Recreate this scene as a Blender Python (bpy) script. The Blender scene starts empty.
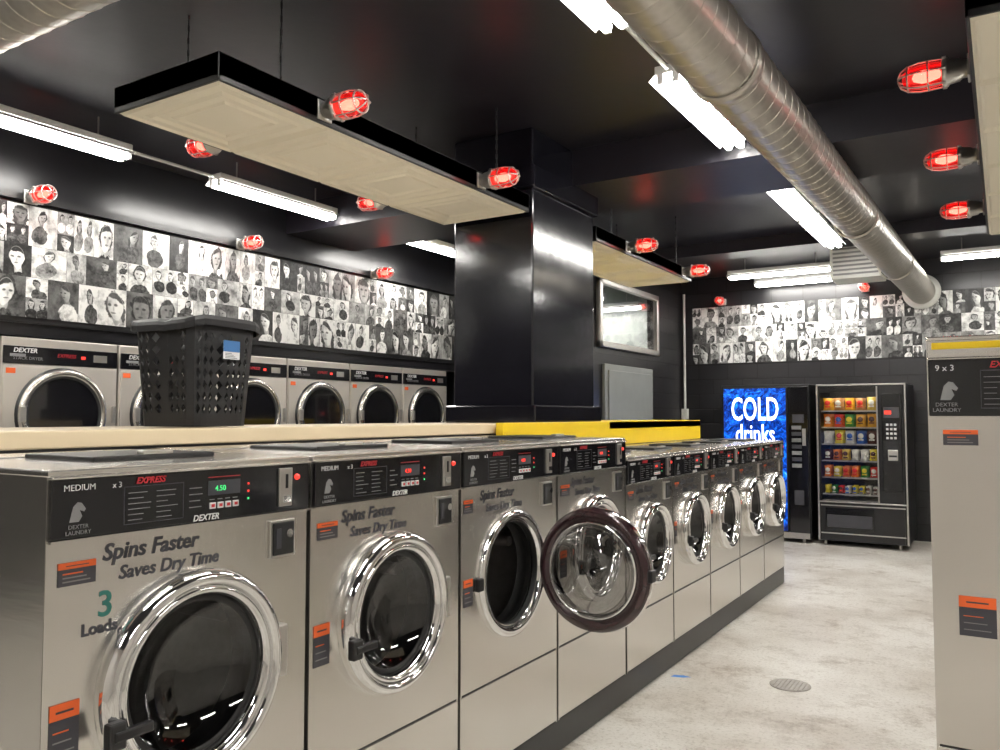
import bpy, bmesh, math, random
from mathutils import Vector, Matrix
random.seed(7)
scene = bpy.context.scene
COL = scene.collection
R90 = math.pi/2

# ------------------------------------------------------------------ materials
def pmat(name, col, rough=.5, metal=0., var=.12, scale=6., bump=0., bscale=None, stretch=(1,1,1),
         emis=None, es=0., coat=0., rvar=0.):
    m = bpy.data.materials.new(name); m.use_nodes = True
    nt = m.node_tree; N = nt.nodes; L = nt.links
    b = N['Principled BSDF']
    tc = N.new('ShaderNodeTexCoord'); mp = N.new('ShaderNodeMapping'); mp.inputs['Scale'].default_value = stretch
    L.new(tc.outputs['Object'], mp.inputs['Vector'])
    nz = N.new('ShaderNodeTexNoise'); nz.inputs['Scale'].default_value = scale; nz.inputs['Detail'].default_value = 5
    L.new(mp.outputs[0], nz.inputs['Vector'])
    cr = N.new('ShaderNodeMix'); cr.data_type = 'RGBA'
    c = Vector(col)
    cr.inputs[6].default_value = (*(c*(1-var)), 1); cr.inputs[7].default_value = (*[min(1, x*(1+var)) for x in c], 1)
    L.new(nz.outputs['Fac'], cr.inputs[0]); L.new(cr.outputs[2], b.inputs['Base Color'])
    b.inputs['Roughness'].default_value = rough; b.inputs['Metallic'].default_value = metal
    if rvar:
        mr = N.new('ShaderNodeMapRange'); mr.inputs[3].default_value = rough-rvar; mr.inputs[4].default_value = rough+rvar
        mr.inputs[1].default_value = .3; mr.inputs[2].default_value = .7
        L.new(nz.outputs['Fac'], mr.inputs[0]); L.new(mr.outputs[0], b.inputs['Roughness'])
    if bump:
        n2 = N.new('ShaderNodeTexNoise'); n2.inputs['Scale'].default_value = bscale or scale*3; n2.inputs['Detail'].default_value = 4
        L.new(mp.outputs[0], n2.inputs['Vector'])
        bp = N.new('ShaderNodeBump'); bp.inputs['Strength'].default_value = bump; bp.inputs['Distance'].default_value = .01
        L.new(n2.outputs['Fac'], bp.inputs['Height']); L.new(bp.outputs[0], b.inputs['Normal'])
    if emis:
        b.inputs['Emission Color'].default_value = (*emis, 1); b.inputs['Emission Strength'].default_value = es
    if coat: b.inputs['Coat Weight'].default_value = coat; b.inputs['Coat Roughness'].default_value = .08
    return m

M = {}
M['steel'] = pmat('brushed_steel', (.76,.735,.69), .25, .96, .04, 3, .02, 60, (1,1,.06), rvar=.03)
M['steel_side'] = pmat('steel_side', (.66,.64,.60), .24, .95, .08, 4, .03, 40, (.1,1,1), rvar=.04)
M['dryer'] = pmat('dryer_front_steel', (.74,.70,.64), .36, .65, .06, 5, .02, 40, (1,1,.1))
M['chrome'] = pmat('chrome', (.85,.85,.85), .07, 1., .02)
M['alum'] = pmat('cast_aluminium', (.58,.56,.53), .32, .9, .1, 20)
M['black'] = pmat('black_plastic', (.012,.012,.013), .35, 0, .2, 20)
M['panel'] = pmat('gloss_black_panel', (.008,.008,.010), .12, 0, .2, 20, coat=.3)
M['dglass'] = pmat('dryer_door_glass', (.006,.006,.008), .04, 0, .2, 20, coat=1.)
M['rubber'] = pmat('black_rubber', (.02,.02,.02), .55)
M['drum'] = pmat('drum_steel', (.40,.39,.38), .32, .9, .2, 30)
M['redlit_rim'] = pmat('door_gasket_redlit', (.035,.016,.018), .2, .1, .2, 8, coat=.5)  # maroon is the red lamps' tint put into the dark rim's colour
M['white'] = pmat('white_print', (.7,.7,.7), .5)
M['grey'] = pmat('grey_print', (.2,.2,.2), .5)
M['dkgrey'] = pmat('dark_grey_print', (.05,.05,.06), .4)
M['orange'] = pmat('orange_label', (.80,.13,.025), .45)
M['red'] = pmat('red_print', (.5,.02,.03), .4)
M['ledr'] = pmat('red_led', (.5,.02,.02), .3, emis=(1,.05,.03), es=1.3)
M['ledg'] = pmat('green_led', (.02,.5,.1), .3, emis=(.1,.9,.3), es=.8)
M['green'] = pmat('teal_print', (.03,.17,.14), .4)
M['beige'] = pmat('beige_ledge', (.64,.53,.36), .35, 0, .1, 4)
M['yellow'] = pmat('yellow_paint', (.80,.56,.015), .35, 0, .08, 4)
M['ceil'] = pmat('black_ceiling', (.012,.0108,.0160), .4, 0, .3, 2, .08, 12)
M['wallblk'] = pmat('black_gloss_wall', (.010,.010,.012), .28, 0, .3, 3, .1, 10)
M['column'] = pmat('black_gloss_column', (.007,.007,.011), .13, 0, .3, 3, .06, 12)
M['wallwarm'] = pmat('painted_wall', (.58,.55,.51), .6, 0, .08, 1.5, .1, 20)
M['tin'] = pmat('cream_tin_tile', (.92,.86,.71), .5, 0, .03, 2)
M['lampwhite'] = pmat('white_enamel', (.85,.85,.83), .4)
M['tube'] = pmat('fluorescent_tube', (1,1,1), .4, emis=(1,.97,.92), es=48)
M['bulb'] = pmat('lamp_bulb', (1,.5,.4), .4, emis=(1,.50,.42), es=12)
M['basket'] = pmat('basket_plastic', (.004,.004,.005), .5)
M['doorgrey'] = pmat('grey_door_paint', (.22,.23,.22), .45)
M['roomgrey'] = pmat('back_room_paint', (.30,.33,.31), .5)
M['hvac'] = pmat('hvac_white', (.6,.6,.56), .4)
M['blue_tape'] = pmat('blue_tape', (.05,.25,.7), .5)
M['labelblue'] = pmat('label_blue', (.03,.12,.3), .5)
M['iron'] = pmat('cast_iron', (.30,.28,.25), .5, .5, .3, 40)

def glassmat(name, tint, gcol=(1,1,1), rough=.03, emis=None, es=0, base=.05):
    m = bpy.data.materials.new(name); m.use_nodes = True
    nt = m.node_tree; N = nt.nodes; L = nt.links
    N.remove(N['Principled BSDF']); out = N['Material Output']
    tr = N.new('ShaderNodeBsdfTransparent'); gl = N.new('ShaderNodeBsdfGlossy'); gl.inputs['Roughness'].default_value = rough
    nz = N.new('ShaderNodeTexNoise'); nz.inputs['Scale'].default_value = 3
    mx = N.new('ShaderNodeMix'); mx.data_type = 'RGBA'
    mx.inputs[6].default_value = (*[t*.9 for t in tint], 1); mx.inputs[7].default_value = (*tint, 1)
    L.new(nz.outputs['Fac'], mx.inputs[0]); L.new(mx.outputs[2], tr.inputs['Color'])
    gl.inputs['Color'].default_value = (*gcol, 1)
    # symmetric Schlick reflectance (works from both sides of thin glass)
    lw = N.new('ShaderNodeLayerWeight'); lw.inputs['Blend'].default_value = .5
    pw = N.new('ShaderNodeMath'); pw.operation = 'POWER'; L.new(lw.outputs['Facing'], pw.inputs[0]); pw.inputs[1].default_value = 4
    ma = N.new('ShaderNodeMath'); ma.operation = 'MULTIPLY_ADD'; L.new(pw.outputs[0], ma.inputs[0]); ma.inputs[1].default_value = .8; ma.inputs[2].default_value = base
    ms = N.new('ShaderNodeMixShader'); L.new(ma.outputs[0], ms.inputs[0]); L.new(tr.outputs[0], ms.inputs[1]); L.new(gl.outputs[0], ms.inputs[2])
    last = ms
    if emis:
        em = N.new('ShaderNodeEmission'); em.inputs[0].default_value = (*emis, 1); em.inputs[1].default_value = es
        ad = N.new('ShaderNodeAddShader'); L.new(ms.outputs[0], ad.inputs[0]); L.new(em.outputs[0], ad.inputs[1]); last = ad
    L.new(last.outputs[0], out.inputs['Surface'])
    return m
M['glass'] = glassmat('door_glass', (.50,.50,.50), base=.08)
M['bowl'] = glassmat('door_bowl_glass', (.72,.72,.72), base=.12)
M['clear'] = glassmat('clear_glass', (.95,.95,.95), base=.03)
M['redglass'] = glassmat('red_globe_glass', (.95,.10,.08), emis=(.9,.02,.02), es=.26, base=.06)

# concrete floor
def floor_mat():
    m = bpy.data.materials.new('worn_concrete'); m.use_nodes = True
    nt = m.node_tree; N = nt.nodes; L = nt.links; b = N['Principled BSDF']
    tc = N.new('ShaderNodeTexCoord')
    def noise(s,d,r,dist=0):
        n=N.new('ShaderNodeTexNoise'); n.inputs['Scale'].default_value=s; n.inputs['Detail'].default_value=d; n.inputs['Roughness'].default_value=r; n.inputs['Distortion'].default_value=dist
        L.new(tc.outputs['Object'], n.inputs['Vector']); return n
    n1=noise(1.1,6,.55); n2=noise(4,12,.85); n3=noise(1.7,12,.78); n4=noise(55,5,.7); n5=noise(9,10,.8)
    def ramp(n,p0,c0,p1,c1):
        r=N.new('ShaderNodeValToRGB'); e=r.color_ramp.elements; e[0].position=p0; e[0].color=(*c0,1); e[1].position=p1; e[1].color=(*c1,1); L.new(n.outputs[0],r.inputs[0]); return r
    r1=ramp(n1,.38,(.56,.52,.46),.58,(.74,.72,.67)); r2=ramp(n2,.38,(.50,.44,.37),.50,(1,1,1)); r3=ramp(n3,.37,(.48,.40,.32),.45,(1,1,1)); r4=ramp(n4,.34,(.5,.46,.4),.48,(1,1,1)); r5=ramp(n5,.33,(.30,.26,.22),.38,(1,1,1))
    cur=r1.outputs[0]
    for r,f in ((r2,.65),(r3,.65),(r4,.6),(r5,.7)):
        mx=N.new('ShaderNodeMix'); mx.data_type='RGBA'; mx.blend_type='MULTIPLY'; mx.inputs[0].default_value=f
        L.new(cur,mx.inputs[6]); L.new(r.outputs[0],mx.inputs[7]); cur=mx.outputs[2]
    L.new(cur, b.inputs['Base Color'])
    mr = N.new('ShaderNodeMapRange'); mr.inputs[1].default_value=.35; mr.inputs[2].default_value=.65; mr.inputs[3].default_value = .3; mr.inputs[4].default_value = .6
    L.new(n2.outputs[0], mr.inputs[0]); L.new(mr.outputs[0], b.inputs['Roughness'])
    bp = N.new('ShaderNodeBump'); bp.inputs['Strength'].default_value = .3; bp.inputs['Distance'].default_value = .01
    L.new(n2.outputs[0], bp.inputs['Height']); L.new(bp.outputs[0], b.inputs['Normal'])
    return m
M['floor'] = floor_mat()

def block_mat():
    m = bpy.data.materials.new('black_painted_block'); m.use_nodes = True
    nt = m.node_tree; N = nt.nodes; L = nt.links; b = N['Principled BSDF']
    tc = N.new('ShaderNodeTexCoord'); sp = N.new('ShaderNodeSeparateXYZ'); L.new(tc.outputs['Object'], sp.inputs[0])
    ad = N.new('ShaderNodeMath'); ad.operation = 'ADD'; L.new(sp.outputs[0], ad.inputs[0]); L.new(sp.outputs[1], ad.inputs[1])
    cb = N.new('ShaderNodeCombineXYZ'); L.new(ad.outputs[0], cb.inputs[0]); L.new(sp.outputs[2], cb.inputs[1])
    br = N.new('ShaderNodeTexBrick'); br.inputs['Scale'].default_value = 1; br.inputs['Brick Width'].default_value = .4
    br.inputs['Row Height'].default_value = .2; br.inputs['Mortar Size'].default_value = .008
    br.inputs['Color1'].default_value = (.013,.013,.015,1); br.inputs['Color2'].default_value = (.017,.016,.018,1); br.inputs['Mortar'].default_value = (.006,.006,.006,1)
    L.new(cb.outputs[0], br.inputs['Vector']); L.new(br.outputs['Color'], b.inputs['Base Color'])
    bp = N.new('ShaderNodeBump'); bp.inputs['Strength'].default_value = .6; bp.inputs['Distance'].default_value = .01; bp.invert = True
    L.new(br.outputs['Fac'], bp.inputs['Height']); L.new(bp.outputs[0], b.inputs['Normal'])
    b.inputs['Roughness'].default_value = .3
    return m
M['block'] = block_mat()

def duct_mat():
    m = bpy.data.materials.new('galvanised_duct'); m.use_nodes = True
    nt = m.node_tree; N = nt.nodes; L = nt.links; b = N['Principled BSDF']
    tc = N.new('ShaderNodeTexCoord')
    v = N.new('ShaderNodeTexVoronoi'); v.inputs['Scale'].default_value = 25; L.new(tc.outputs['Object'], v.inputs['Vector'])
    r = N.new('ShaderNodeValToRGB'); r.color_ramp.elements[0].color = (.50,.47,.41,1); r.color_ramp.elements[1].color = (.60,.57,.51,1)
    L.new(v.outputs['Distance'], r.inputs[0]); L.new(r.outputs[0], b.inputs['Base Color'])
    b.inputs['Metallic'].default_value = .8; b.inputs['Roughness'].default_value = .35
    return m
M['duct'] = duct_mat()

def blue_mat():
    m = bpy.data.materials.new('backlit_blue_graphic'); m.use_nodes = True
    nt = m.node_tree; N = nt.nodes; L = nt.links; b = N['Principled BSDF']
    tc = N.new('ShaderNodeTexCoord')
    v = N.new('ShaderNodeTexNoise'); v.inputs['Scale'].default_value = 7; v.inputs['Detail'].default_value = 9; v.inputs['Roughness'].default_value = .8; v.inputs['Distortion'].default_value = 1.6
    L.new(tc.outputs['Object'], v.inputs['Vector'])
    r = N.new('ShaderNodeValToRGB'); e = r.color_ramp.elements
    e[0].position = .42; e[0].color = (.0,.004,.05,1); e[1].position = .80; e[1].color = (.45,.8,1,1)
    x = e.new(.52); x.color = (.002,.04,.34,1); x=e.new(.62); x.color=(.008,.22,.85,1)
    L.new(v.outputs[0], r.inputs[0]); L.new(r.outputs[0], b.inputs['Base Color']); L.new(r.outputs[0], b.inputs['Emission Color'])
    b.inputs['Emission Strength'].default_value = 1.6; b.inputs['Roughness'].default_value = .2
    return m
M['blue'] = blue_mat()
M['signwhite'] = pmat('backlit_white_letter', (.9,.95,1), .3, emis=(.85,.95,1), es=2.)

# ------------------------------------------------------------------ mesh builder
class B:
    def __init__(s): s.v=[]; s.f=[]; s.m=[]; s.sm=[]; s.mats=[]
    def mi(s, mat):
        mat = M[mat] if isinstance(mat, str) else mat
        if mat not in s.mats: s.mats.append(mat)
        return s.mats.index(mat)
    def add(s, vs, fs, mat, smooth=False):
        o = len(s.v); s.v += [tuple(v) for v in vs]; k = s.mi(mat)
        for f in fs: s.f.append([o+i for i in f]); s.m.append(k); s.sm.append(smooth)
    def box(s, x0,x1,y0,y1,z0,z1, mat, bev=0.):
        if x0>x1: x0,x1=x1,x0
        if y0>y1: y0,y1=y1,y0
        if not bev:
            vs=[(x,y,z) for x in (x0,x1) for y in (y0,y1) for z in (z0,z1)]
            s.add(vs, [(0,1,3,2),(4,6,7,5),(0,4,5,1),(2,3,7,6),(0,2,6,4),(1,5,7,3)], mat); return
        bm = bmesh.new(); bmesh.ops.create_cube(bm, size=1)
        for v in bm.verts: v.co = ((x0+x1)/2+v.co.x*(x1-x0), (y0+y1)/2+v.co.y*(y1-y0), (z0+z1)/2+v.co.z*(z1-z0))
        bmesh.ops.bevel(bm, geom=bm.edges[:], offset=bev, segments=2, affect='EDGES', profile=.5)
        s.add([v.co[:] for v in bm.verts], [[v.index for v in f.verts] for f in bm.faces], mat); bm.free()
    def frame(s, axis):
        a = Vector(axis).normalized(); t = Vector((0,0,1)) if abs(a.z)<.9 else Vector((1,0,0))
        u = t.cross(a).normalized(); w = a.cross(u); return a,u,w
    def lathe(s, prof, c, axis, mat, n=48, smooth=True):
        a,u,w = s.frame(axis); c = Vector(c); vs=[]; fs=[]
        for r,h in prof:
            for i in range(n):
                t = 2*math.pi*i/n; vs.append(c + a*h + u*(r*math.cos(t)) + w*(r*math.sin(t)))
        for j in range(len(prof)-1):
            for i in range(n):
                k=(i+1)%n; fs.append((j*n+i, j*n+k, (j+1)*n+k, (j+1)*n+i))
        s.add(vs, fs, mat, smooth)
    def cyl(s, p0, p1, r, mat, n=16, r2=None, caps=True):
        p0=Vector(p0); p1=Vector(p1); L=(p1-p0).length; r2 = r if r2 is None else r2
        s.lathe([(r,0),(r2,L)], p0, p1-p0, mat, n)
        if caps:
            s.lathe([(0.0001,0),(r,0)], p0, p1-p0, mat, n, False); s.lathe([(r2,L),(0.0001,L)], p0, p1-p0, mat, n, False)
    def plate_hole(s, y0,y1,z0,z1, cy,cz,r, x, mat, n=56):
        ang = [2*math.pi*i/n for i in range(n)] + [math.atan2(z-cz, y-cy)%(2*math.pi) for y in (y0,y1) for z in (z0,z1)]
        ang = sorted(set(round(a,6) for a in ang)); k=len(ang); vs=[]
        for a in ang:
            c,t = math.cos(a), math.sin(a)
            vs.append((x, cy+r*c, cz+r*t))
        for a in ang:
            c,t = math.cos(a), math.sin(a); q=[]
            if c>1e-6: q.append((y1-cy)/c)
            if c<-1e-6: q.append((y0-cy)/c)
            if t>1e-6: q.append((z1-cz)/t)
            if t<-1e-6: q.append((z0-cz)/t)
            l=min(q); vs.append((x, cy+l*c, cz+l*t))
        s.add(vs, [(i, k+i, k+(i+1)%k, (i+1)%k) for i in range(k)], mat)
    def mesh(s, name):
        me = bpy.data.meshes.new(name); me.from_pydata(s.v, [], s.f)
        for m in s.mats: me.materials.append(m)
        me.polygons.foreach_set('material_index', s.m); me.polygons.foreach_set('use_smooth', s.sm); me.update()
        return me

def obj(name, data, parent=None, loc=(0,0,0), rot=(0,0,0), sc=(1,1,1)):
    o = bpy.data.objects.new(name, data); COL.objects.link(o); o.location=loc; o.rotation_euler=rot; o.scale=sc
    if parent: o.parent = parent
    return o
def text(body, size, mat, align='LEFT', shear=0., off=0., ext=.0006):
    c = bpy.data.curves.new('txt', 'FONT'); c.body=body; c.size=size; c.align_x=align; c.shear=shear; c.offset=off; c.extrude=ext
    c.resolution_u = 3; c.materials.append(M[mat]); return c
FX = (R90,0,R90)      # text on +X facing surface
def group(name, parts, loc, rotz=0.):
    e = obj(name, None, None, loc, (0,0,rotz)); e.empty_display_size=.1
    for p in parts:
        obj(p[0], p[1], e, p[2] if len(p)>2 else (0,0,0), p[3] if len(p)>3 else (0,0,0), p[4] if len(p)>4 else (1,1,1))
    return e

# ------------------------------------------------------------------ room
def room_box(name, dims, mat):
    b=B(); b.box(*dims, mat); return obj(name, b.mesh(name))
XL, XR, YN, YF, ZC = -6.5, 3.2, -3.0, 11.0, 3.41
room_box('floor', (XL-.1,XR+.1,YN-.1,YF+.1,-.1,0), 'floor')
room_box('ceiling', (XL-.1,XR+.1,YN-.1,YF+.1,ZC,ZC+.1), 'ceil')
room_box('wall_left', (XL-.1,XL,YN,YF,0,ZC), 'wallblk')
room_box('wall_right', (XR,XR+.1,YN,YF,0,ZC), 'wallwarm')
room_box('wall_near', (XL,XR,YN-.1,YN,0,ZC), 'wallwarm')
room_box('wall_far', (-3.83,XR,YF,YF+.1,0,ZC), 'block')
room_box('wall_back_room', (XL,-3.83,YF,YF+.1,0,ZC), 'roomgrey')
room_box('wall_alcove', (XL,-3.93,8.0,8.1,0,ZC), 'wallblk')
room_box('wall_over_dryers', (XL,-5.5,YN,8.0,2.03,ZC), 'wallblk')
room_box('trim_1', (-5.5,-5.46,.5,8.0,2.925,2.975), 'black')
room_box('trim_2', (-5.5,-5.485,.5,8.0,2.115,2.14), 'black')
room_box('ceiling_beam', (-5.5,XR,5.15,6.05,3.15,ZC), 'ceil')
room_box('ceiling_beam', (-5.5,XR,8.75,9.1,3.28,ZC), 'ceil')
b=B(); b.box(-3.23,-2.6,4.575,5.5,0,ZC,'column',.012); b.box(-3.27,-2.56,4.535,5.54,1.46,1.57,'column',.008)
b.box(-3.26,-2.57,4.545,5.53,3.0,3.15,'column',.01); obj('column', b.mesh('column'))

# partition with a framed window + door
Y0,Y1,Z0,Z1=8.15,9.95,2.27,3.05; f=.07
b=B()
b.box(-3.93,-3.83,8.0,YF,0,Z0+.02,'block'); b.box(-3.93,-3.83,8.0,YF,Z1-.02,ZC,'block')
b.box(-3.93,-3.83,8.0,Y0+.02,Z0+.02,Z1-.02,'block'); b.box(-3.93,-3.83,Y1-.02,YF,Z0+.02,Z1-.02,'block')
obj('wall_partition', b.mesh('wall_partition'))
b=B()
for d in [(Y0,Y1,Z0,Z0+f),(Y0,Y1,Z1-f,Z1),(Y0,Y0+f,Z0,Z1),(Y1-f,Y1,Z0,Z1)]:
    b.box(-3.829,-3.77,*d,'alum',.01)
b.box(-3.81,-3.80,Y0+.03,Y1-.03,Z0+.03,Z1-.03,'clear'); obj('window_1', b.mesh('window_1'))
b=B(); b.box(-3.829,-3.79,8.3,9.75,0,2.09,'doorgrey',.006); b.box(-3.79,-3.775,8.38,9.67,.05,2.02,'doorgrey',.006)
b.cyl((-3.775,9.58,1.0),(-3.72,9.58,1.0),.02,'alum'); b.box(-3.735,-3.715,9.47,9.6,.99,1.01,'alum'); obj('door_1', b.mesh('door_1'))
b=B(); b.cyl((-3.78,10.93,0),(-3.78,10.93,3.2),.018,'hvac'); b.box(-3.82,-3.74,10.88,10.97,1.45,1.6,'hvac',.005); obj('electrical_conduit', b.mesh('c'))

# ------------------------------------------------------------------ photo collage
def collage_mat():
    m = bpy.data.materials.new('portrait_photo_prints'); m.use_nodes = True
    nt = m.node_tree; N = nt.nodes; L = nt.links; bs = N['Principled BSDF']
    def mth(op,a,b=None,c=None):
        n=N.new('ShaderNodeMath'); n.operation=op
        for i,x in enumerate((a,b,c)):
            if x is None: continue
            if isinstance(x,(int,float)): n.inputs[i].default_value=x
            else: L.new(x,n.inputs[i])
        return n.outputs[0]
    def mask(d, lo, hi):
        n=N.new('ShaderNodeMapRange'); L.new(d,n.inputs[0]); n.inputs[1].default_value=lo; n.inputs[2].default_value=hi
        n.inputs[3].default_value=1; n.inputs[4].default_value=0; return n.outputs[0]
    def mix(f,a,b):
        n=N.new('ShaderNodeMix'); n.data_type='FLOAT'; L.new(f,n.inputs[0])
        for i,x in ((2,a),(3,b)):
            if isinstance(x,(int,float)): n.inputs[i].default_value=x
            else: L.new(x,n.inputs[i])
        return n.outputs[0]
    def elen(x,y,sx,sy):
        a=mth('MULTIPLY',x,sx); b_=mth('MULTIPLY',y,sy)
        return mth('SQRT', mth('ADD', mth('MULTIPLY',a,a), mth('MULTIPLY',b_,b_)))
    uv=N.new('ShaderNodeUVMap'); uv.uv_map='UVMap'
    su=N.new('ShaderNodeSeparateXYZ'); L.new(uv.outputs[0],su.inputs[0]); U0,V=su.outputs[0],su.outputs[1]
    A=N.new('ShaderNodeVertexColor'); A.layer_name='pa'; sa=N.new('ShaderNodeSeparateColor'); L.new(A.outputs[0],sa.inputs[0])
    C=N.new('ShaderNodeVertexColor'); C.layer_name='pb'; sb=N.new('ShaderNodeSeparateColor'); L.new(C.outputs[0],sb.inputs[0])
    D=N.new('ShaderNodeVertexColor'); D.layer_name='pc'; sd=N.new('ShaderNodeSeparateColor'); L.new(D.outputs[0],sd.inputs[0])
    bg,skin,cloth = sa.outputs; hx,hr,seed = sb.outputs; longh,turn,multi = sd.outputs
    U1=mix(mth('GREATER_THAN',multi,.5),U0,mth('ADD',mth('MULTIPLY',mth('FRACT',mth('MULTIPLY',U0,2)),.6),.2))
    U=mth('ADD',U1,mth('MULTIPLY',mth('SUBTRACT',V,.6),mth('MULTIPLY',mth('SUBTRACT',turn,.5),.6)))
    vm=N.new('ShaderNodeVectorMath'); vm.operation='ADD'; L.new(uv.outputs[0],vm.inputs[0])
    cb=N.new('ShaderNodeCombineXYZ'); L.new(mth('MULTIPLY',seed,90),cb.inputs[0]); L.new(mth('MULTIPLY',hx,70),cb.inputs[2]); L.new(cb.outputs[0],vm.inputs[1])
    def noise(s,d,r=.5):
        nz=N.new('ShaderNodeTexNoise'); nz.inputs['Scale'].default_value=s; nz.inputs['Detail'].default_value=d; nz.inputs['Roughness'].default_value=r; L.new(vm.outputs[0],nz.inputs['Vector']); return mth('SUBTRACT',nz.outputs[0],.5)
    nf=noise(2.6,5,.6); n2=noise(9,6,.7); n3=noise(2.2,3); n4=noise(5.,4)
    hy=mth('SUBTRACT',.9,mth('MULTIPLY',hr,1.12))
    dx=mth('ADD',mth('DIVIDE',mth('SUBTRACT',U,hx),hr),mth('MULTIPLY',n3,.45)); dy=mth('ADD',mth('DIVIDE',mth('SUBTRACT',V,hy),hr),mth('MULTIPLY',n4,.2))
    jaw=mth('ADD',1.12,mth('MULTIPLY',mth('MINIMUM',dy,0.),-.42))
    head=mask(elen(dx,dy,jaw,.84),.92,1.02)
    hs=mth('SUBTRACT',.88,mth('MULTIPLY',longh,.30))
    hair=mask(mth('ADD',elen(dx,mth('ADD',mth('SUBTRACT',dy,.22),mth('MULTIPLY',longh,.75)),.93,hs),mth('ADD',mth('MULTIPLY',nf,1.0),mth('MULTIPLY',n2,.4))),.95,1.04)
    fringe=mask(mth('ADD',mth('ADD',dy,mth('MULTIPLY',nf,.7)),mth('MULTIPLY',dx,mth('SUBTRACT',turn,.5))),.66,.54)
    neck=mask(elen(dx,mth('ADD',dy,1.2),2.0,1.1),.9,1.05)
    by=mth('ADD',mth('ADD',dy,3.1),mth('MULTIPLY',nf,1.5))
    body=mask(elen(mth('ADD',dx,mth('MULTIPLY',nf,1.6)),by,.50,.60),.97,1.02)
    tx=mth('ADD',dx,mth('MULTIPLY',mth('SUBTRACT',turn,.5),.8))
    eyes=mask(elen(mth('SUBTRACT',mth('ABSOLUTE',tx),.35),mth('SUBTRACT',dy,.12),1,1.9),.13,.27)
    mouth=mask(elen(tx,mth('ADD',dy,.52),1,3.4),.18,.34)
    nose=mask(elen(mth('SUBTRACT',tx,.12),mth('ADD',dy,.18),2.8,1.),.1,.33)
    lit=mth('ADD',1.,mth('ADD',mth('MULTIPLY',dx,mth('MULTIPLY',mth('SUBTRACT',turn,.5),1.5)),mth('MULTIPLY',n4,1.4)))
    shade=mth('MULTIPLY',skin,lit)
    bgv=mth('ADD',bg,mth('ADD',mth('MULTIPLY',nf,mth('ADD',mth('MULTIPLY',bg,3.),.15)),mth('MULTIPLY',n2,mth('ADD',mth('MULTIPLY',bg,.9),.08))))
    clv=mth('ADD',cloth,mth('ADD',mth('MULTIPLY',nf,mth('ADD',mth('MULTIPLY',cloth,3.),.2)),mth('MULTIPLY',n2,mth('ADD',mth('MULTIPLY',cloth,2.),.35))))
    hv=mth('ADD',mth('MULTIPLY',mth('FRACT',mth('MULTIPLY',seed,13)),.08),mth('MULTIPLY',n2,.22))
    v=mix(hair,bgv,hv); v=mix(neck,v,mth('MULTIPLY',shade,.6)); v=mix(body,v,clv)
    v=mix(head,v,shade); v=mix(mth('MULTIPLY',head,mth('SUBTRACT',1.,mth('SUBTRACT',1.,fringe))),v,hv)
    v=mix(mth('MULTIPLY',mth('MULTIPLY',eyes,head),.85),v,.012); v=mix(mth('MULTIPLY',mouth,head),v,mth('MULTIPLY',skin,.28)); v=mix(mth('MULTIPLY',nose,head),v,mth('MULTIPLY',shade,.62))
    v=mth('MINIMUM',mth('MAXIMUM',v,.005),.85)
    cc=N.new('ShaderNodeCombineColor'); L.new(v,cc.inputs[0]); L.new(v,cc.inputs[1]); L.new(mth('MULTIPLY',v,.97),cc.inputs[2])
    L.new(cc.outputs[0],bs.inputs['Base Color']); bs.inputs['Roughness'].default_value=.45
    return m
M['photos']=collage_mat()
def collage(name, length, height, loc, rotz):
    """photos lie in local XZ plane facing -Y, length along +X"""
    vs=[];fs=[];A=[];C=[];D=[]
    def put(x0,x1,z0,z1):
        o=len(vs); y=-.004-random.random()*.004; g=.0008
        vs.extend([(x0+g,y,z0+g),(x1-g,y,z0+g),(x1-g,y,z1-g),(x0+g,y,z1-g)]); fs.append((o,o+1,o+2,o+3))
        bgc=random.choice([.02,.10,.30,.55,.75,.85])
        A.append((bgc*random.uniform(.8,1.1), random.choice([.22,.38,.55,.75])*random.uniform(.85,1.15), random.choice([.02,.06,.25,.75]),1))
        C.append((random.uniform(.34,.66), random.choice([.14,.18,.24,.30,.36])*random.uniform(.9,1.1), random.random(),1))
        D.append((random.random()**1.5, random.random(), 1. if random.random()<.12 else 0.,1))
        if D[-1][2]>.5: C[-1]=(.5,random.uniform(.13,.18),C[-1][2],1)
    cuts=[0,.36,.64,1.]
    for r in range(3):
        x=0
        while x<length-.05:
            z0,z1=cuts[r]*height,cuts[r+1]*height; q=random.random()
            if q<.62: w=min(random.uniform(.14,.24),length-x); put(x,x+w,z0,z1)
            else:
                w=min(random.uniform(.09,.15),length-x); k=random.uniform(.42,.58); zm=z0+(z1-z0)*k
                put(x,x+w,z0,zm); put(x,x+w,zm,z1)
            x+=w
    me=bpy.data.meshes.new(name); me.from_pydata(vs,[],fs)
    me.uv_layers.new(name='UVMap')
    for n in ('pa','pb','pc'): me.color_attributes.new(n,'FLOAT_COLOR','CORNER')
    cs=[(0,0),(1,0),(1,1),(0,1)]
    uvl=me.uv_layers['UVMap']
    for i in range(len(fs)):
        for j in range(4): uvl.data[i*4+j].uv=cs[j]
    for n,arr in (('pa',A),('pb',C),('pc',D)):
        at=me.color_attributes[n]
        for i in range(len(fs)):
            for j in range(4): at.data[i*4+j].color=arr[i]
    me.materials.append(M['photos']); return obj(name,me,None,loc,(0,0,rotz))
collage('photo_collage', 7.0, .75, (-5.5,.95,2.155), R90)
collage('photo_collage', 5.6, .78, (-3.68,YF,2.22), 0)

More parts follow.
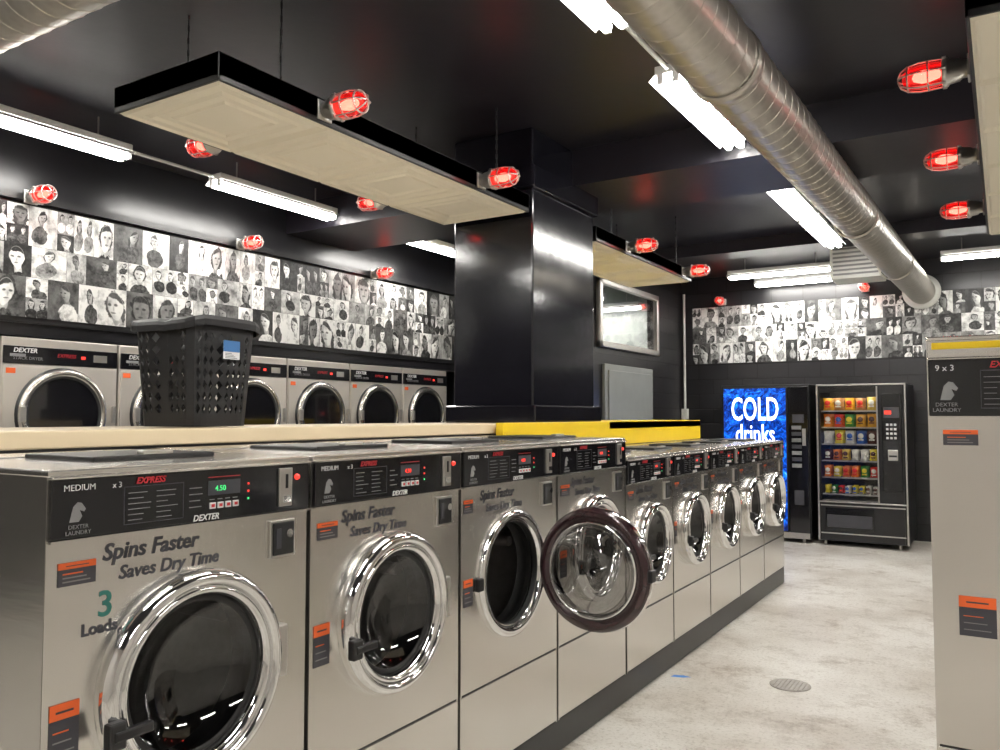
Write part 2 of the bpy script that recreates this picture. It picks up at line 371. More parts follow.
# ------------------------------------------------------------------ washers
def sticker(b, x, y, z, w, h):
    b.box(x,x+.0012,y,y+w,z,z+h,'dkgrey'); b.box(x,x+.0016,y,y+w,z+h*.72,z+h,'orange')
    for i in range(3): b.box(x,x+.0017,y+w*.12,y+w*(.85-.1*i),z+h*(.15+.17*i),z+h*(.15+.17*i)+.003,'orange' if i==2 else 'grey')
    b.box(x,x+.002,y+w*.2,y+w*.8,z+h*.83,z+h*.87,'dkgrey')

def washer(W,H,pz0,pz1,cy,cz,R,seam,stickers,opened=False,slogan=True,loads=False,coinx=None,depth=.84,size='MEDIUM'):
    b=B(); x0=-depth
    b.box(x0,-.001,.003,.013,0,H-.002,'steel_side'); b.box(x0,-.001,W-.013,W-.003,0,H-.002,'steel_side')
    b.box(x0,x0+.01,.013,W-.013,0,H-.002,'steel_side'); b.box(x0,.008,.002,W-.002,H-.016,H,'steel',.004)
    b.box(-.02,-.002,.013,W-.013,seam-.02,seam+.02,'black'); b.box(-.02,-.001,.013,W-.013,pz0-.02,H-.016,'black')
    b.plate_hole(.004,W-.004,seam+.004,pz0-.003,cy,cz,R*.8,.0,'steel')
    b.box(-.02,.0,.005,W-.005,.006,seam-.004,'steel',.003)
    # soap dispenser lid on top
    b.box(-.52,-.2,W*.3,W*.78,H,H+.014,'black',.004); b.box(-.23,-.2,W*.48,W*.6,H+.014,H+.024,'alum',.003)
    b.box(-depth+.05,-.56,.05,W-.05,H,H+.004,'steel',.001)
    # drum
    rd=min(R*.97,W/2-.03)
    b.lathe([(R*.8,0),(R*.79,-.05),(R*.86,-.07),(R*.80,-.10)],(0,cy,cz),(1,0,0),'rubber')
    b.lathe([(R*.80,-.10),(rd,-.12),(rd,-.52),(rd*.9,-.55),(.0001,-.55)],(0,cy,cz),(1,0,0),'drum')
    for k in range(3):
        a=k*2.094+.4; c=Vector((0,cy+math.cos(a)*(rd-.025),cz+math.sin(a)*(rd-.025)))
        b.cyl(c+Vector((-.14,0,0)),c+Vector((-.52,0,0)),.022,'drum',10)
    for i in range(28):
        a=i*2*math.pi/28
        for j in range(7):
            rr=.03+j*(rd-.05)/7
            if i%(2 if j<3 else 1): continue
            q=Vector((-.5485,cy+math.cos(a)*rr,cz+math.sin(a)*rr)); b.lathe([(.006,0),(.0001,0)],q,(1,0,0),'black',6,False)
    parts=[]
    for st in stickers: sticker(b,.0008,*st)
    cyb = W-.1 if coinx is None else coinx
    b.box(0,.008,cyb-.045,cyb+.045,pz0-.125,pz0-.022,'alum',.002); b.box(.008,.012,cyb-.038,cyb+.038,pz0-.118,pz0-.029,'black',.003)
    b.cyl((.012,cyb+.015,pz0-.06),(.02,cyb+.015,pz0-.06),.012,'chrome',14); b.box(.011,.0135,cyb-.028,cyb-.01,pz0-.1,pz0-.045,'dkgrey')
    parts.append(('cabinet', b.mesh('washer_cabinet')))
    # control panel
    p=B(); x=.014; ph=pz1-pz0; k=ph/.135
    p.box(-.01,.012,.008,W-.008,pz0,pz1,'panel',.004); p.box(-.012,.018,.004,W-.004,pz1,pz1+.006,'steel',.002); p.box(-.01,.014,.006,W-.006,pz0-.005,pz0,'steel')
    hp=[(0,0),(.022,0),(.03,.012),(.024,.026),(.034,.022),(.038,.028),(.028,.042),(.018,.044),(.008,.034),(.004,.018)]
    o=(.045,pz0+.038*k)
    p.add([(.0132,o[0]+a*k,o[1]+c*k) for a,c in hp],[list(range(len(hp)))],'grey')
    p.box(.012,.0126,.172,.33,pz0+ph*.13,pz0+ph*.80,'dkgrey'); p.box(.0126,.0129,.174,.328,pz0+ph*.145,pz0+ph*.785,'panel')
    for g in range(2):
        for i in range(6): p.box(.0129,.0133,.182+g*.073,.182+g*.073+random.uniform(.03,.06),pz0+ph*(.2+.095*i),pz0+ph*(.2+.095*i)+.0018,'grey')
    dx0=W*.53
    # fine cycle / price captions around the display
    for i in range(4): p.box(.012,.0128,dx0-.055,dx0-.055+random.uniform(.02,.04),pz0+ph*(.3+.12*i),pz0+ph*(.3+.12*i)+.0022,'grey')
    for i in range(4): p.box(.012,.0128,dx0+.005+.024*i,dx0+.02+.024*i,pz0+ph*.41,pz0+ph*.41+.002,'grey')
    p.box(.012,.0128,dx0,dx0+.1,pz0+ph*.84,pz0+ph*.84+.0022,'red')
    p.box(.012,.0135,dx0,dx0+.10,pz0+ph*.50,pz0+ph*.78,'dkgrey')
    for i in range(4): 
        p.box(.012,.016,dx0+.004+i*.024,dx0+.022+i*.024,pz0+ph*.24,pz0+ph*.36,'white',.001); p.box(.016,.0165,dx0+.008+i*.024,dx0+.018+i*.024,pz0+ph*.27,pz0+ph*.33,'red')
    for i in range(3): p.box(.012,.0138,dx0+.125,dx0+.130,pz0+ph*(.35+.15*i),pz0+ph*(.35+.15*i)+.005,'ledr' if i else 'ledg')
    p.box(.012,.02,cyb-.025,cyb+.022,pz0+ph*.12,pz0+ph*.93,'alum',.002); p.box(.02,.022,cyb-.004,cyb+.004,pz0+ph*.5,pz0+ph*.8,'black'); p.box(.02,.024,cyb-.015,cyb+.015,pz0+ph*.2,pz0+ph*.35,'chrome',.001)
    p.lathe([(.009,0),(.007,.006),(.0001,.009)],(.012,cyb+.045,pz0+ph*.72),(1,0,0),'ledr',12)
    parts.append(('control_panel', p.mesh('washer_panel')))
    T=lambda n,c,y,z: parts.append((n,c,(.0145 if z>pz0 else .0012,y,z),FX))
    T('label_size',text(size,.02*k,'white'),.03,pz0+ph*.8)
    T('label_speed',text('EXPRESS',.021*k,'red',shear=.3,off=.0006),.2,pz0+ph*.84)
    if size=='MEDIUM': T('label_loads',text('x 3',.019*k,'white'),.142,pz0+ph*.8)
    T('label_maker',text('DEXTER',.022*k,'white',shear=.25,off=.0004),W*.47,pz0+ph*.04)
    T('label_brand',text('DEXTER\nLAUNDRY',.013*k,'grey','CENTER'),.065,pz0+ph*.17)
    T('display_digits',text('4.50',.020*k,'ledg' if loads else 'ledr'),dx0+.02,pz0+ph*.58)
    if slogan:
        T('slogan',text('Spins Faster',.052,'dkgrey',shear=.2,off=.0012),.13,pz0-.058)
        T('slogan_lower',text('Saves Dry Time',.043,'dkgrey',shear=.2,off=.0008),.17,pz0-.105)
    if loads:
        T('loads_number',text('3',.08,'green',off=.001),.12,pz0-.18); T('loads_word',text('Loads',.036,'dkgrey',off=.0012),.085,pz0-.215)
    # door
    d=B()
    if not opened:
        c=(0,cy,cz)
        d.lathe([(R*.985,0),(R*1.0,.012),(R*1.0,.03),(R*.96,.05),(R*.90,.056),(R*.86,.048),(R*.85,.036)],c,(1,0,0),'chrome',64)
        d.lathe([(R*.85,.036),(R*.83,.046),(R*.79,.046),(R*.76,.03),(R*.75,.012)],c,(1,0,0),'chrome',64)
        d.lathe([(R*.75,.012),(R*.72,.02),(R*.69,.012)],c,(1,0,0),'rubber',64)
        d.lathe([(R*.69,.014),(R*.6,-.01),(R*.4,-.04),(R*.2,-.055),(.0001,-.06)],c,(1,0,0),'glass',48)
        a=math.radians(194); hy,hz=cy+math.cos(a)*R*.93,cz+math.sin(a)*R*.93
        d.box(.05,.078,hy-.03,hy+.012,hz-.03,hz+.03,'black',.006); d.box(.062,.082,hy-.02,hy+.075,hz-.012,hz+.012,'black',.005)
        d.box(0,.04,cy+R*.96,cy+R*1.08,cz-.07,cz+.07,'alum',.005)
        parts.append(('door', d.mesh('washer_door')))
    else:
        c=(0,-R,0)
        d.lathe([(R*.95,-.012),(R*.985,0),(R*1.0,.02),(R*.96,.045),(R*.88,.05),(R*.8,.03),(R*.70,.012)],c,(1,0,0),'chrome',64)
        d.lathe([(R*.985,0),(R*.96,-.02),(R*.88,-.024),(R*.80,-.016),(R*.78,-.01)],c,(1,0,0),'redlit_rim',64)
        d.lathe([(R*.78,-.010),(R*.765,-.026),(R*.74,-.026),(R*.72,-.01)],c,(1,0,0),'chrome',64)
        d.lathe([(R*.72,-.01),(R*.66,-.06),(R*.58,-.085),(R*.35,-.10),(.0001,-.105)],c,(1,0,0),'bowl',64)
        d.lathe([(R*.74,.012),(R*.4,.008),(.0001,.006)],c,(1,0,0),'glass',48)
        d.box(-.01,.03,-.015,.03,-.08,.08,'alum',.006)
        d.box(-.02,.03,-R*2.03,-R*1.93,-.025,.025,'black',.006)
        parts.append(('door', d.mesh('washer_door_open'),(.0,cy+R*.90,cz),(0,0,math.radians(88))))
        f=B(); f.lathe([(R*.98,0),(R*.98,.014),(R*.93,.022),(R*.86,.02),(R*.82,.008),(R*.79,-.03)],(0,cy,cz),(1,0,0),'chrome',64)
        f.box(0,.022,cy-R*1.08,cy-R*.93,cz-.03,cz+.02,'black',.006)
        parts.append(('door_frame', f.mesh('washer_door_frame')))
    return parts

XF=-1.72
b=B(); b.box(-2.57,XF-.012,.93,7.63,0,.15,'black',.01); obj('washer_plinth', b.mesh('p'))
big=dict(W=.757,H=1.235,pz0=1.085,pz1=1.215,cy=.372,cz=.715,R=.258,seam=.32)
st=[(.03,.985,.085,.05),(.02,.62,.065,.12)]
WA=washer(**big,stickers=st,loads=True); WB=washer(**big,stickers=st); WC=washer(**big,stickers=[(.02,.985,.06,.05),(.02,.64,.06,.1)],opened=True)
st2=[(.03,.90,.07,.045),(.02,.62,.04,.09)]
WS=washer(W=.707,H=1.13,pz0=.985,pz1=1.11,cy=.36,cz=.635,R=.232,seam=.29,stickers=st2,depth=.77)
y=.95
for pr in (WA,WB,WC,WB):
    group('washing_machine',pr,(XF,y,.15)); y+=.766
y=4.02
for i in range(5):
    group('washing_machine',WS,(XF,y,.15)); y+=.716
LG=washer(W=1.08,H=1.79,pz0=1.50,pz1=1.705,cy=.56,cz=.86,R=.27,seam=.32,stickers=[(.05,1.395,.11,.055),(.085,.72,.115,.14)],slogan=False,coinx=.92,depth=1.0,size='9 x 3')
b=B(); b.box(0,.012,.02,1.06,1.742,1.768,'yellow',.003); b.box(0,.010,.006,1.074,1.712,1.776,'steel',.002)  # yellow bar is a warm reflection painted onto the steel cap
LG.append(('top_strip_reflection',b.mesh('top_strip_reflection')))
group('large_washing_machine',LG,(-.245,3.36,0),-R90)

# ------------------------------------------------------------------ bulkhead ledge behind washers
b=B(); b.box(-3.3,-2.6,.93,4.53,0,1.40,'wallblk'); b.box(-3.32,-2.575,.92,4.53,1.395,1.455,'beige',.006)
obj('service_ledge', b.mesh('l'))
b=B(); b.box(-2.555,-2.5,4.05,7.66,1.283,1.46,'yellow',.004); b.box(-3.3,-2.5,5.545,7.66,1.40,1.462,'yellow',.004); b.box(-3.25,-2.6,5.545,7.64,0,1.40,'wallblk')
obj('yellow_service_ledge', b.mesh('l'))

# ------------------------------------------------------------------ dryers
def dryer():
    W,H=.815,2.02; b=B()
    b.box(-.98,0,.004,W-.004,0,H,'dryer',.006)
    for z0 in (.12,1.08):
        zt=z0+.90 if z0>1 else z0+.92
        b.box(0,.012,.012,W-.012,z0-.02,zt-.14,'dryer',.005)
        b.box(0,.016,.012,W-.012,zt-.135,zt-.02,'panel',.004)
        b.box(.016,.018,.05,.15,zt-.09,zt-.07,'grey'); b.box(.016,.019,.62,.72,zt-.10,zt-.05,'alum')
        b.box(.016,.018,.53,.56,zt-.085,zt-.065,'ledr')
        cy,cz=W*.50,z0+.43; c=(.012,cy,cz)
        b.lathe([(.318,0),(.316,.012),(.305,.016)],c,(1,0,0),'black',48)
        b.lathe([(.305,.004),(.305,.035),(.295,.045),(.272,.048),(.262,.038)],c,(1,0,0),'steel',48)
        b.lathe([(.262,.038),(.25,.042),(.245,.03)],c,(1,0,0),'rubber',48)
        b.lathe([(.245,.03),(.0001,.03)],c,(1,0,0),'dglass',48,False)
        b.box(.05,.075,cy-.31,cy-.27,cz-.05,cz+.05,'alum',.005)
        b.box(.012,.03,W-.05,W-.02,cz-.06,cz+.06,'alum',.004)
        b.box(.012,.0135,.03,.09,zt-.20,zt-.165,'orange')
    return [('cabinet',b.mesh('dryer_cabinet')),('label_maker',text('DEXTER',.042,'white',shear=.2,off=.001),(.0175,.07,1.92),FX),
            ('label_type',text('STACK DRYER',.03,'grey'),(.0175,.07,1.872),FX),('label_speed',text('EXPRESS',.035,'red',shear=.2),(.0175,.36,1.9),FX)]
DP=dryer()
for i in range(7): group('stack_dryer',DP,(-5.5,1.9+i*.822,0))

# ------------------------------------------------------------------ tin-tiled hanging soffits
def soffit(name,x0,x1,y0,y1,z):
    b=B(); h=.11
    b.box(x0,x1,y0,y1,z+.02,z+h,'black'); t=.014
    for d in [(x0,x0+t,y0,y1),(x1-t,x1,y0,y1),(x0,x1,y0,y0+t),(x0,x1,y1-t,y1)]: b.box(*d,z-.003,z+h+.004,'black',.003)
    b.box(x0+t,x1-t,y0+t,y1-t,z,z+.02,'tin')
    n=max(1,round((y1-y0)/.61)); s=(y1-y0-2*t)/n
    def ring(xa,xb,ya,yb,w,hh):
        o=[(xa,ya),(xb,ya),(xb,yb),(xa,yb)]; mid=[(xa+w/2,ya+w/2),(xb-w/2,ya+w/2),(xb-w/2,yb-w/2),(xa+w/2,yb-w/2)]; inn=[(xa+w,ya+w),(xb-w,ya+w),(xb-w,yb-w),(xa+w,yb-w)]
        vs=[(p[0],p[1],z) for p in o]+[(p[0],p[1],z-hh) for p in mid]+[(p[0],p[1],z) for p in inn]
        fs=[]
        for i in range(4):
            j=(i+1)%4; fs+= [(i,j,4+j,4+i),(4+i,4+j,8+j,8+i)]
        b.add(vs,fs,'tin')
    for i in range(n):
        ya=y0+t+i*s
        ring(x0+t+.004,x1-t-.004,ya+.004,ya+s-.004,.022,.010)
        ring(x0+t+.075,x1-t-.075,ya+.075,ya+s-.075,.035,.011)
        ring(x0+t+.15,x1-t-.15,ya+.15,ya+s-.15,.025,.008)
    for yy in (y0+.35,y1-.35):
        for xx in (x0+.03,x1-.03):
            zz=z+h; top=3.15 if 5.1<yy<6.1 else ZC
            while zz<top-.01:
                b.cyl((xx,yy,zz),(xx,yy,min(zz+.03,top)),.004 if int(zz*100)%2 else .0065,'black',6); zz+=.03
    return obj(name,b.mesh(name))
soffit('hanging_tin_tile_soffit',-3.29,-2.6,2.07,4.53,2.83)
soffit('hanging_tin_tile_soffit',-3.27,-2.6,5.55,7.75,2.83)
soffit('hanging_tin_tile_soffit',-.08,.62,3.06,6.9,2.83)

# ------------------------------------------------------------------ red caged lamps
b=B()
b.box(0.001,.012,-.045,.045,-.045,.045,'alum',.004)
b.lathe([(.0001,0.002),(.034,.002),(.036,.03),(.046,.04),(.05,.075),(.058,.08),(.058,.098),(.05,.102)],(0,0,0),(1,0,0),'alum',20)
for i in range(6):
    a=i*math.pi/3; b.cyl((.085,.057*math.cos(a),.057*math.sin(a)),(.1,.057*math.cos(a),.057*math.sin(a)),.008,'alum',6)
LB=b.mesh('lamp_base')
b=B(); b.lathe([(.046,.1),(.05,.13),(.05,.18),(.044,.215),(.028,.24),(.0001,.248)],(0,0,0),(1,0,0),'redglass',20); LGl=b.mesh('lamp_globe')
b=B(); b.lathe([(.0001,.1),(.016,.11),(.026,.15),(.026,.175),(.014,.205),(.0001,.21)],(0,0,0),(1,0,0),'bulb',10); LBu=b.mesh('lamp_bulb')
b=B()
pr=[(.056,.1),(.058,.14),(.058,.185),(.05,.225),(.032,.252),(.008,.262)]
for i in range(6):
    a=i*math.pi/3; pts=[Vector((h,r*math.cos(a),r*math.sin(a))) for r,h in pr]
    for q in range(len(pts)-1): b.cyl(pts[q],pts[q+1],.0036,'alum',6)
for r,h in ((.058,.15),(.05,.225)): b.lathe([(r+.003,h-.003),(r+.003,h+.003),(r-.003,h+.003),(r-.003,h-.003),(r+.003,h-.003)],(0,0,0),(1,0,0),'alum',20)
LC=b.mesh('lamp_cage')
def redlamp(loc,rotz): return group('caged_red_lamp',[('base',LB),('globe',LGl),('bulb',LBu),('cage',LC)],loc,rotz)
for yy in (2.65,3.95,6.15,7.5): redlamp((-2.6,yy,2.885),0)
for yy in (2.66,3.95): redlamp((-3.29,yy,2.885),math.pi)
for yy in (2.86,4.6,6.3): redlamp((-5.46,yy,2.95),0)
for yy in (3.67,4.93,6.21): redlamp((-.08,yy,2.885),math.pi)
redlamp((-3.25,YF,3.06),-R90); redlamp((-1.45,YF,3.1),-R90)

# ------------------------------------------------------------------ fluorescent fixtures
b=B(); Lf=1.22
b.box(-.07,.07,0,Lf,.03,.075,'lampwhite',.006)
b.add([(-.07,0,.03),(-.1,0,.0),(-.1,Lf,.0),(-.07,Lf,.03)],[(0,1,2,3)],'lampwhite'); b.add([(.07,0,.03),(.1,0,.0),(.1,Lf,.0),(.07,Lf,.03)],[(0,1,2,3)],'lampwhite')
for s in (-.04,.04):
    b.box(s-.015,s+.015,0,.02,-.02,.03,'lampwhite'); b.box(s-.015,s+.015,Lf-.02,Lf,-.02,.03,'lampwhite')
for yy in (.2,Lf-.2): b.cyl((0,yy,.07),(0,yy,.21),.006,'alum',6)
FB=b.mesh('fixture')
b=B()
for s in (-.036,.036): b.cyl((s,.02,0),(s,Lf-.02,0),.024,'tube',10,caps=False)
FT=b.mesh('tubes')
def fluo(x,y,z=3.2,rz=0.): group('fluorescent_light',[('fixture',FB),('tubes',FT)],(x,y,z),rz)
r1=(-2.4,.25,1.99,3.84,6.1,7.38); r2=(-1.6,.2,1.94,3.86,6.11)
for yy in r1: fluo(-1.4,yy)
for yy in r2: fluo(-4.87,yy)
for yy in (-1.2,1.2,3.8,6.8): fluo(1.5,yy)
fluo(-1.63,9.9,3.2,R90); fluo(.67,9.9,3.2,R90); fluo(-1.5,10.65,3.2,R90)
fluo(-4.3,10.6,3.02,R90)  # back-room lamp added so bright tubes show in the framed window
b=B()
for x,segs in ((-1.4,[(3.22,3.83),(5.065,5.14),(6.06,6.095),(7.33,7.37)]),(-4.87,[(3.17,3.85),(5.085,5.14),(6.06,6.1)])):
    for s,e in segs: b.cyl((x,s,3.25),(x,e,3.25),.012,'hvac',8)
obj('lighting_conduit', b.mesh('c'))

# ------------------------------------------------------------------ spiral ducts
def duct(b,p0,p1,r,pitch=.12):
    p0=Vector(p0); p1=Vector(p1); L=(p1-p0).length; a,u,w=b.frame(p1-p0)
    b.cyl(p0,p1,r,'duct',40)
    n=24; turns=int(L/pitch); vs=[]; fs=[]; sec=[(-.006,0),(-.002,.003),(.002,.003),(.006,0)]
    T=turns*n
    for i in range(T+1):
        t=2*math.pi*i/n; h=pitch*i/n
        for dh,dr in sec: vs.append(p0+a*(h+dh)+(u*math.cos(t)+w*math.sin(t))*(r+dr))
    for i in range(T):
        for j in range(3): fs.append((i*4+j,i*4+j+1,(i+1)*4+j+1,(i+1)*4+j))
    b.add(vs,fs,'duct',True)
b=B(); duct(b,(-1.0,.9,2.96),(-.82,10.95,3.0),.15)
for k in (3.3,6.4,8.6):
    x=-1.0+.18*(k-.9)/10.05; b.lathe([(.15,-.03),(.16,-.025),(.16,.025),(.15,.03)],(x,k,2.965),(.018,1,0),'duct',40)
b.lathe([(.15,0),(.21,.0),(.21,.03),(.15,.03)],(-.822,10.92,3.0),(0,1,0),'hvac',32)
obj('ventilation_duct', b.mesh('d'))
b=B(); duct(b,(-5.45,1.68,3.19),(-1.75,1.68,3.19),.15); obj('ventilation_duct', b.mesh('d'))
b=B(); b.box(-1.55,-1.05,9.15,9.55,2.95,3.33,'hvac',.01)
for i in range(7): b.box(-1.52,-1.08,9.14,9.155,2.99+i*.045,3.01+i*.045,'grey')
for x in (-1.5,-1.1): b.cyl((x,9.35,3.33),(x,9.35,ZC),.008,'alum',6)
obj('ceiling_unit_heater', b.mesh('h'))

# ------------------------------------------------------------------ laundry basket
def basket():
    vs=[];fs=[]; n=40; rows=9; H=.42
    def pt(t,k):
        s=k/rows; a=.145+.025*s; c=.155+.03*s; e=.28
        ct,stn=math.cos(t),math.sin(t)
        return Vector((a*math.copysign(abs(ct)**e,ct), c*math.copysign(abs(stn)**e,stn), H*s))
    ts=[]; fine=[pt(2*math.pi*i/2000,5) for i in range(2001)]; acc=[0]
    for i in range(2000): acc.append(acc[-1]+(fine[i+1]-fine[i]).length)
    j=0
    for i in range(n):
        tgt=acc[-1]*i/n
        while acc[j]<tgt: j+=1
        ts.append(2*math.pi*j/2000)
    g=[[pt(t,k) for t in ts] for k in range(rows+1)]
    def ad(p): vs.append(p); return len(vs)-1
    idx=[[ad(p) for p in row] for row in g]
    for k in range(rows):
        for i in range(n):
            q=(i+1)%n; A,Bq,C,D=idx[k][i],idx[k][q],idx[k+1][q],idx[k+1][i]
            solid = k==0 or k==rows-1 or (i%5==4) or (k in(6,7) and i%10 in(1,2))
            if solid: fs.append((A,Bq,C,D)); continue
            a,b_,c,d=g[k][i],g[k][q],g[k+1][q],g[k+1][i]; m=(a+b_+c+d)/4; f=.26
            P=ad((a+b_)/2*(1-f*.5)+m*f*.5); Q=ad((b_+c)/2*(1-f)+m*f); Rr=ad((c+d)/2*(1-f*.5)+m*f*.5); S=ad((d+a)/2*(1-f)+m*f)
            fs.extend([(A,Bq,P),(Bq,Q,P),(Bq,C,Q),(C,Rr,Q),(C,D,Rr),(D,S,Rr),(D,A,S),(A,P,S)])
    fs.append(list(reversed(idx[0])))
    prev=idx[rows]
    for dr,dz in ((1.06,.0),(1.08,-.012),(1.075,-.035)):
        cur=[ad(Vector((p.x*dr,p.y*dr,H+dz+.012*math.cos(2*ts[i])))) for i,p in enumerate(g[rows])]
        for i in range(n): q=(i+1)%n; fs.append((prev[i],prev[q],cur[q],cur[i]))
        prev=cur
    me=bpy.data.meshes.new('basket'); me.from_pydata(vs,[],fs); me.materials.append(M['basket']); me.update(); return me
bk=group('laundry_basket',[('shell',basket())],(-2.82,2.16,1.459),.12)
sh=[c for c in bk.children if c.name.startswith('shell')][0]; md=sh.modifiers.new('s','SOLIDIFY'); md.thickness=.005
b=B(); b.box(0,.002,-.045,.045,0,.075,'white'); b.box(0,.003,-.045,.045,.03,.075,'labelblue')
for i in range(4): b.box(0,.003,-.035,.03-.01*i,.004+i*.006,.006+i*.006,'dkgrey')
obj('price_label',b.mesh('lab'),bk,(.170,.02,.27),(0,0,0))

# ------------------------------------------------------------------ drinks vending machine
b=B(); W=1.05; H=1.88; D=.85
b.box(0,W,0.02,D,.05,H,'black',.01)
b.box(.03,.80,-.02,.02,.12,H-.03,'black',.006); b.box(.04,.785,-.028,-.018,.14,H-.045,'blue')
b.box(.81,W-.01,-.02,.02,.12,H-.03,'panel',.008)
b.box(.86,.99,-.03,-.02,1.42,1.52,'dkgrey'); 
for i in range(7): b.box(.85,.96,-.034,-.02,1.34-i*.075,1.385-i*.075,'dkgrey' if i%2 else 'grey',.003)
b.box(.97,1.01,-.035,-.02,1.15,1.35,'alum',.003); b.box(.87,.98,-.03,-.02,.45,.62,'dkgrey',.004)
b.box(.2,.7,-.035,-.02,.14,.34,'panel',.006); b.box(.02,W-.02,0,.03,.05,.12,'alum')
for x in (.06,W-.1):
    for yy in (.08,D-.1): b.cyl((x,yy,0),(x,yy,.06),.02,'alum',8)
TR=(R90,0,0)
group('drinks_vending_machine',[('cabinet',b.mesh('v')),('sign_cold',text('COLD',.40,'signwhite','CENTER',off=.004,ext=.003),(.42,-.033,1.45),TR,(.52,1,1)),
      ('sign_drinks',text('drinks',.32,'signwhite','CENTER',off=.002,ext=.003),(.42,-.033,1.18),TR,(.60,1,1))],(-3.02,10.08,0))

# snack vending machine
b=B(); W=.95; H=1.87
b.box(0,W,.80,D,.06,H,'black'); b.box(0,.04,0,.8,.06,H,'black',.004); b.box(W-.04,W,0,.8,.06,H,'black',.004)
b.box(.04,W-.04,0,.8,H-.05,H,'black'); b.box(.04,W-.04,0,.8,.06,.52,'black'); b.box(.66,W-.04,0,.8,.52,H-.05,'black')
b.box(.04,.66,.60,.62,.52,H-.05,'dkgrey')
fr=[(.0,.018,.06,H),(W-.018,W,.06,H),(0,W,H-.018,H),(0,W,.50,.515),(.645,.66,.52,H-.03)]
for f in fr: b.box(f[0],f[1],-.02,0,f[2],f[3],'alum',.004)
b.box(.70,W-.05,-.03,0,.65,1.75,'panel',.006)
b.box(.72,.88,-.036,-.03,1.48,1.6,'dkgrey'); b.box(.73,.80,-.038,-.03,1.52,1.56,'ledr')
for r in range(4):
    for c in range(3): b.box(.745+c*.04,.77+c*.04,-.037,-.03,1.24+r*.05,1.265+r*.05,'white',.002)
b.box(.76,.86,-.04,-.03,1.0,1.12,'alum',.004); b.box(.77,.85,-.044,-.04,1.04,1.06,'black')
b.box(.08,.60,-.015,0,.18,.44,'panel',.004); b.box(.10,.58,-.03,-.015,.22,.36,'dkgrey',.006)
for z in (.14,.46): b.box(.03,W-.03,-.012,0,z,z+.012,'alum')
b.box(.05,.65,.0,.5,.50,.53,'alum')
sh_=B(); sn=B()
cols=[(.80,.03,.02),(.9,.40,.02),(.03,.12,.45),(.92,.66,.04),(.05,.28,.05),(.85,.20,.02),(.80,.76,.66),(.9,.55,.08),(.10,.03,.02),(.55,.25,.07)]
wts=[4,3,1,4,2,3,2,3,2,2]
cm=[pmat('snack_bag_%d'%i,c,.28,0,.35,25,.2,30,emis=c,es=.05) for i,c in enumerate(cols)]  # packets glow faintly in their own colour, light put into the material
def bag(x0,w,y0,z,hh,m):
    """pillow packet: puffed front, crimped top and bottom seams"""
    nx,nz=7,8; xa,xb=x0+.010,x0+w-.010; vs=[]; fs=[]
    for sgn in (-1,1):
        for j in range(nz):
            v=j/(nz-1)
            for i in range(nx):
                u=i/(nx-1); p=(math.sin(math.pi*u)**.6)*(math.sin(math.pi*min(1,max(0,(v-.08)/.84)))**.6)
                pinch=.006*math.sin(math.pi*v)
                xx=xa+pinch+(xb-xa-2*pinch)*u
                vs.append((xx, y0+.02+sgn*.026*p+random.uniform(-.001,.001), z+hh*v))
    for s in range(2):
        o=s*nx*nz
        for j in range(nz-1):
            for i in range(nx-1):
                q=(o+j*nx+i,o+j*nx+i+1,o+(j+1)*nx+i+1,o+(j+1)*nx+i); fs.append(q if s==0 else q[::-1])
    sn.add(vs,fs,m,True)
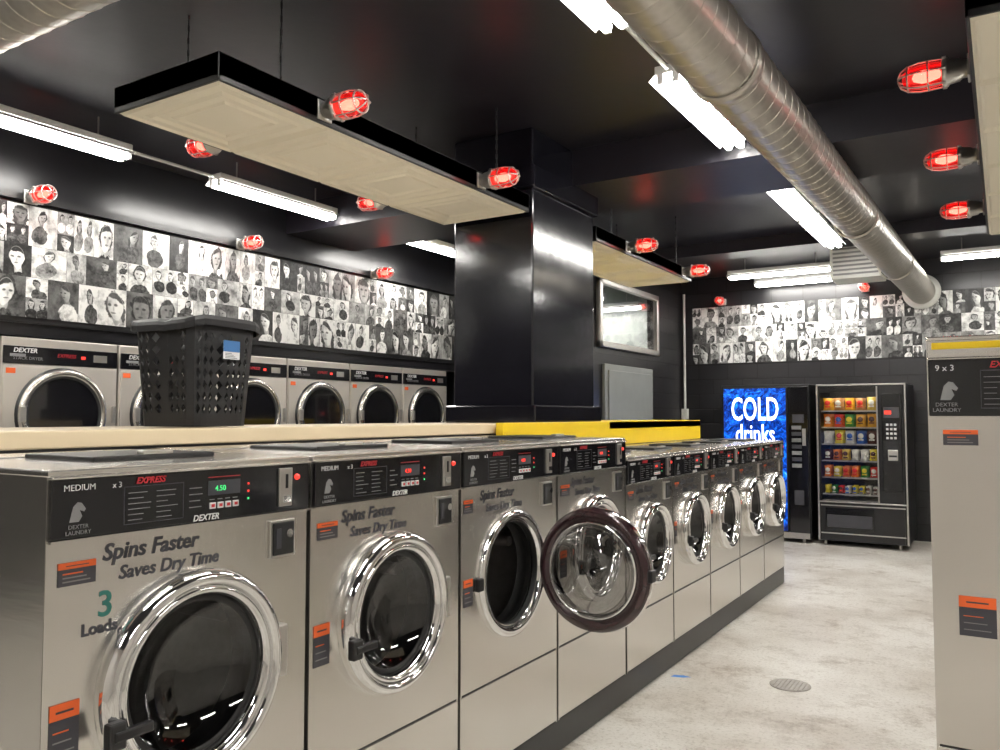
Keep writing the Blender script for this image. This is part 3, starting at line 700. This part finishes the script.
for r in range(6):
    z=.60+r*.193; sh_.box(.045,.645,.05,.58,z-.010,z,'dkgrey'); sh_.box(.045,.645,.035,.05,z-.016,z,'alum')
    k=5 if r>2 else (6 if r>0 else 8); c=0; last=None
    while c<k:
        run=random.choice([1,1,1,2]); m=random.choices(cm,wts)[0]
        while m is last: m=random.choices(cm,wts)[0]
        last=m; m2=random.choices([cm[6],cm[3],cm[0],cm[2],cm[8]],[3,2,3,1,2])[0]
        for q in range(run):
            if c>=k: break
            w=.59/k; x=.05+c*w; hh=(.150 if r>2 else (.125 if r>0 else .09))*random.uniform(.93,1.04); xm=x+w/2; zm=z+hh/2
            for dpt in range(2):
                y0=.07+dpt*.14+random.uniform(0,.03); bag(x,w,y0,z,hh,m)
                if dpt==0:
                    sn.lathe([(w*.27,0),(w*.23,.004),(.0001,.006)],(xm,y0-.005,zm+.014),(0,-1,0),m2,10)
                    sn.box(xm-w*.25,xm+w*.25,y0-.008,y0-.003,zm-.036,zm-.022,m2)
            c+=1
lt=B(); lt.box(.07,.62,.012,.03,1.815,1.83,'tube'); M['snackled']=pmat('vending_led',(1,1,1),.4,emis=(1,.95,.85),es=36); lt.mats=[M['snackled']]
b.box(.04,.66,-.004,.008,1.775,1.82,'black')
gl=B(); gl.box(.04,.65,-.008,-.004,.52,H-.03,'clear')
for x in (.06,W-.1):
    for yy in (.08,D-.1): b.cyl((x,yy,0),(x,yy,.06),.02,'alum',8)
group('snack_vending_machine',[('cabinet',b.mesh('s')),('shelves',sh_.mesh('s')),('snack_packets',sn.mesh('s')),('interior_light',lt.mesh('s')),('glass_front',gl.mesh('s'))],(-1.89,10.08,0))

# ------------------------------------------------------------------ floor bits
b=B(); b.lathe([(.11,0),(.11,.003),(.10,.004),(.098,.003)],(0,0,0),(0,0,1),'iron',32); b.lathe([(.10,.002),(.0001,.002)],(0,0,0),(0,0,1),'dkgrey',32,False)
for i in range(-4,5):
    l=math.sqrt(.1**2-(i*.022)**2); b.box(i*.022-.007,i*.022+.007,-l,l,.002,.005,'iron'); b.box(-l,l,i*.022-.007,i*.022+.007,.002,.0045,'iron')
obj('floor_drain', b.mesh('f'),None,(-1.06,4.76,.0))
b=B(); b.add([(0,0,.001),(.07,.02,.001),(.11,.05,.001),(.06,.06,.001),(.01,.04,.001)],[(0,1,2,3,4)],'blue_tape'); obj('blue_tape_scrap', b.mesh('t'),None,(-1.68,4.55,0))

# ------------------------------------------------------------------ world, camera
w=bpy.data.worlds.new('W'); scene.world=w; w.use_nodes=True; w.node_tree.nodes['Background'].inputs[0].default_value=(.02,.02,.02,1)
cam=bpy.data.cameras.new('cam'); cam.lens=810/1000*36; cam.sensor_width=36; cam.clip_start=.02
co=obj('camera',cam,None,(0,0,1.5),(math.radians(92.9),0,math.radians(31.94))); scene.camera=co
scene.view_settings.view_transform='Standard'; scene.view_settings.look='None'; scene.view_settings.exposure=.1
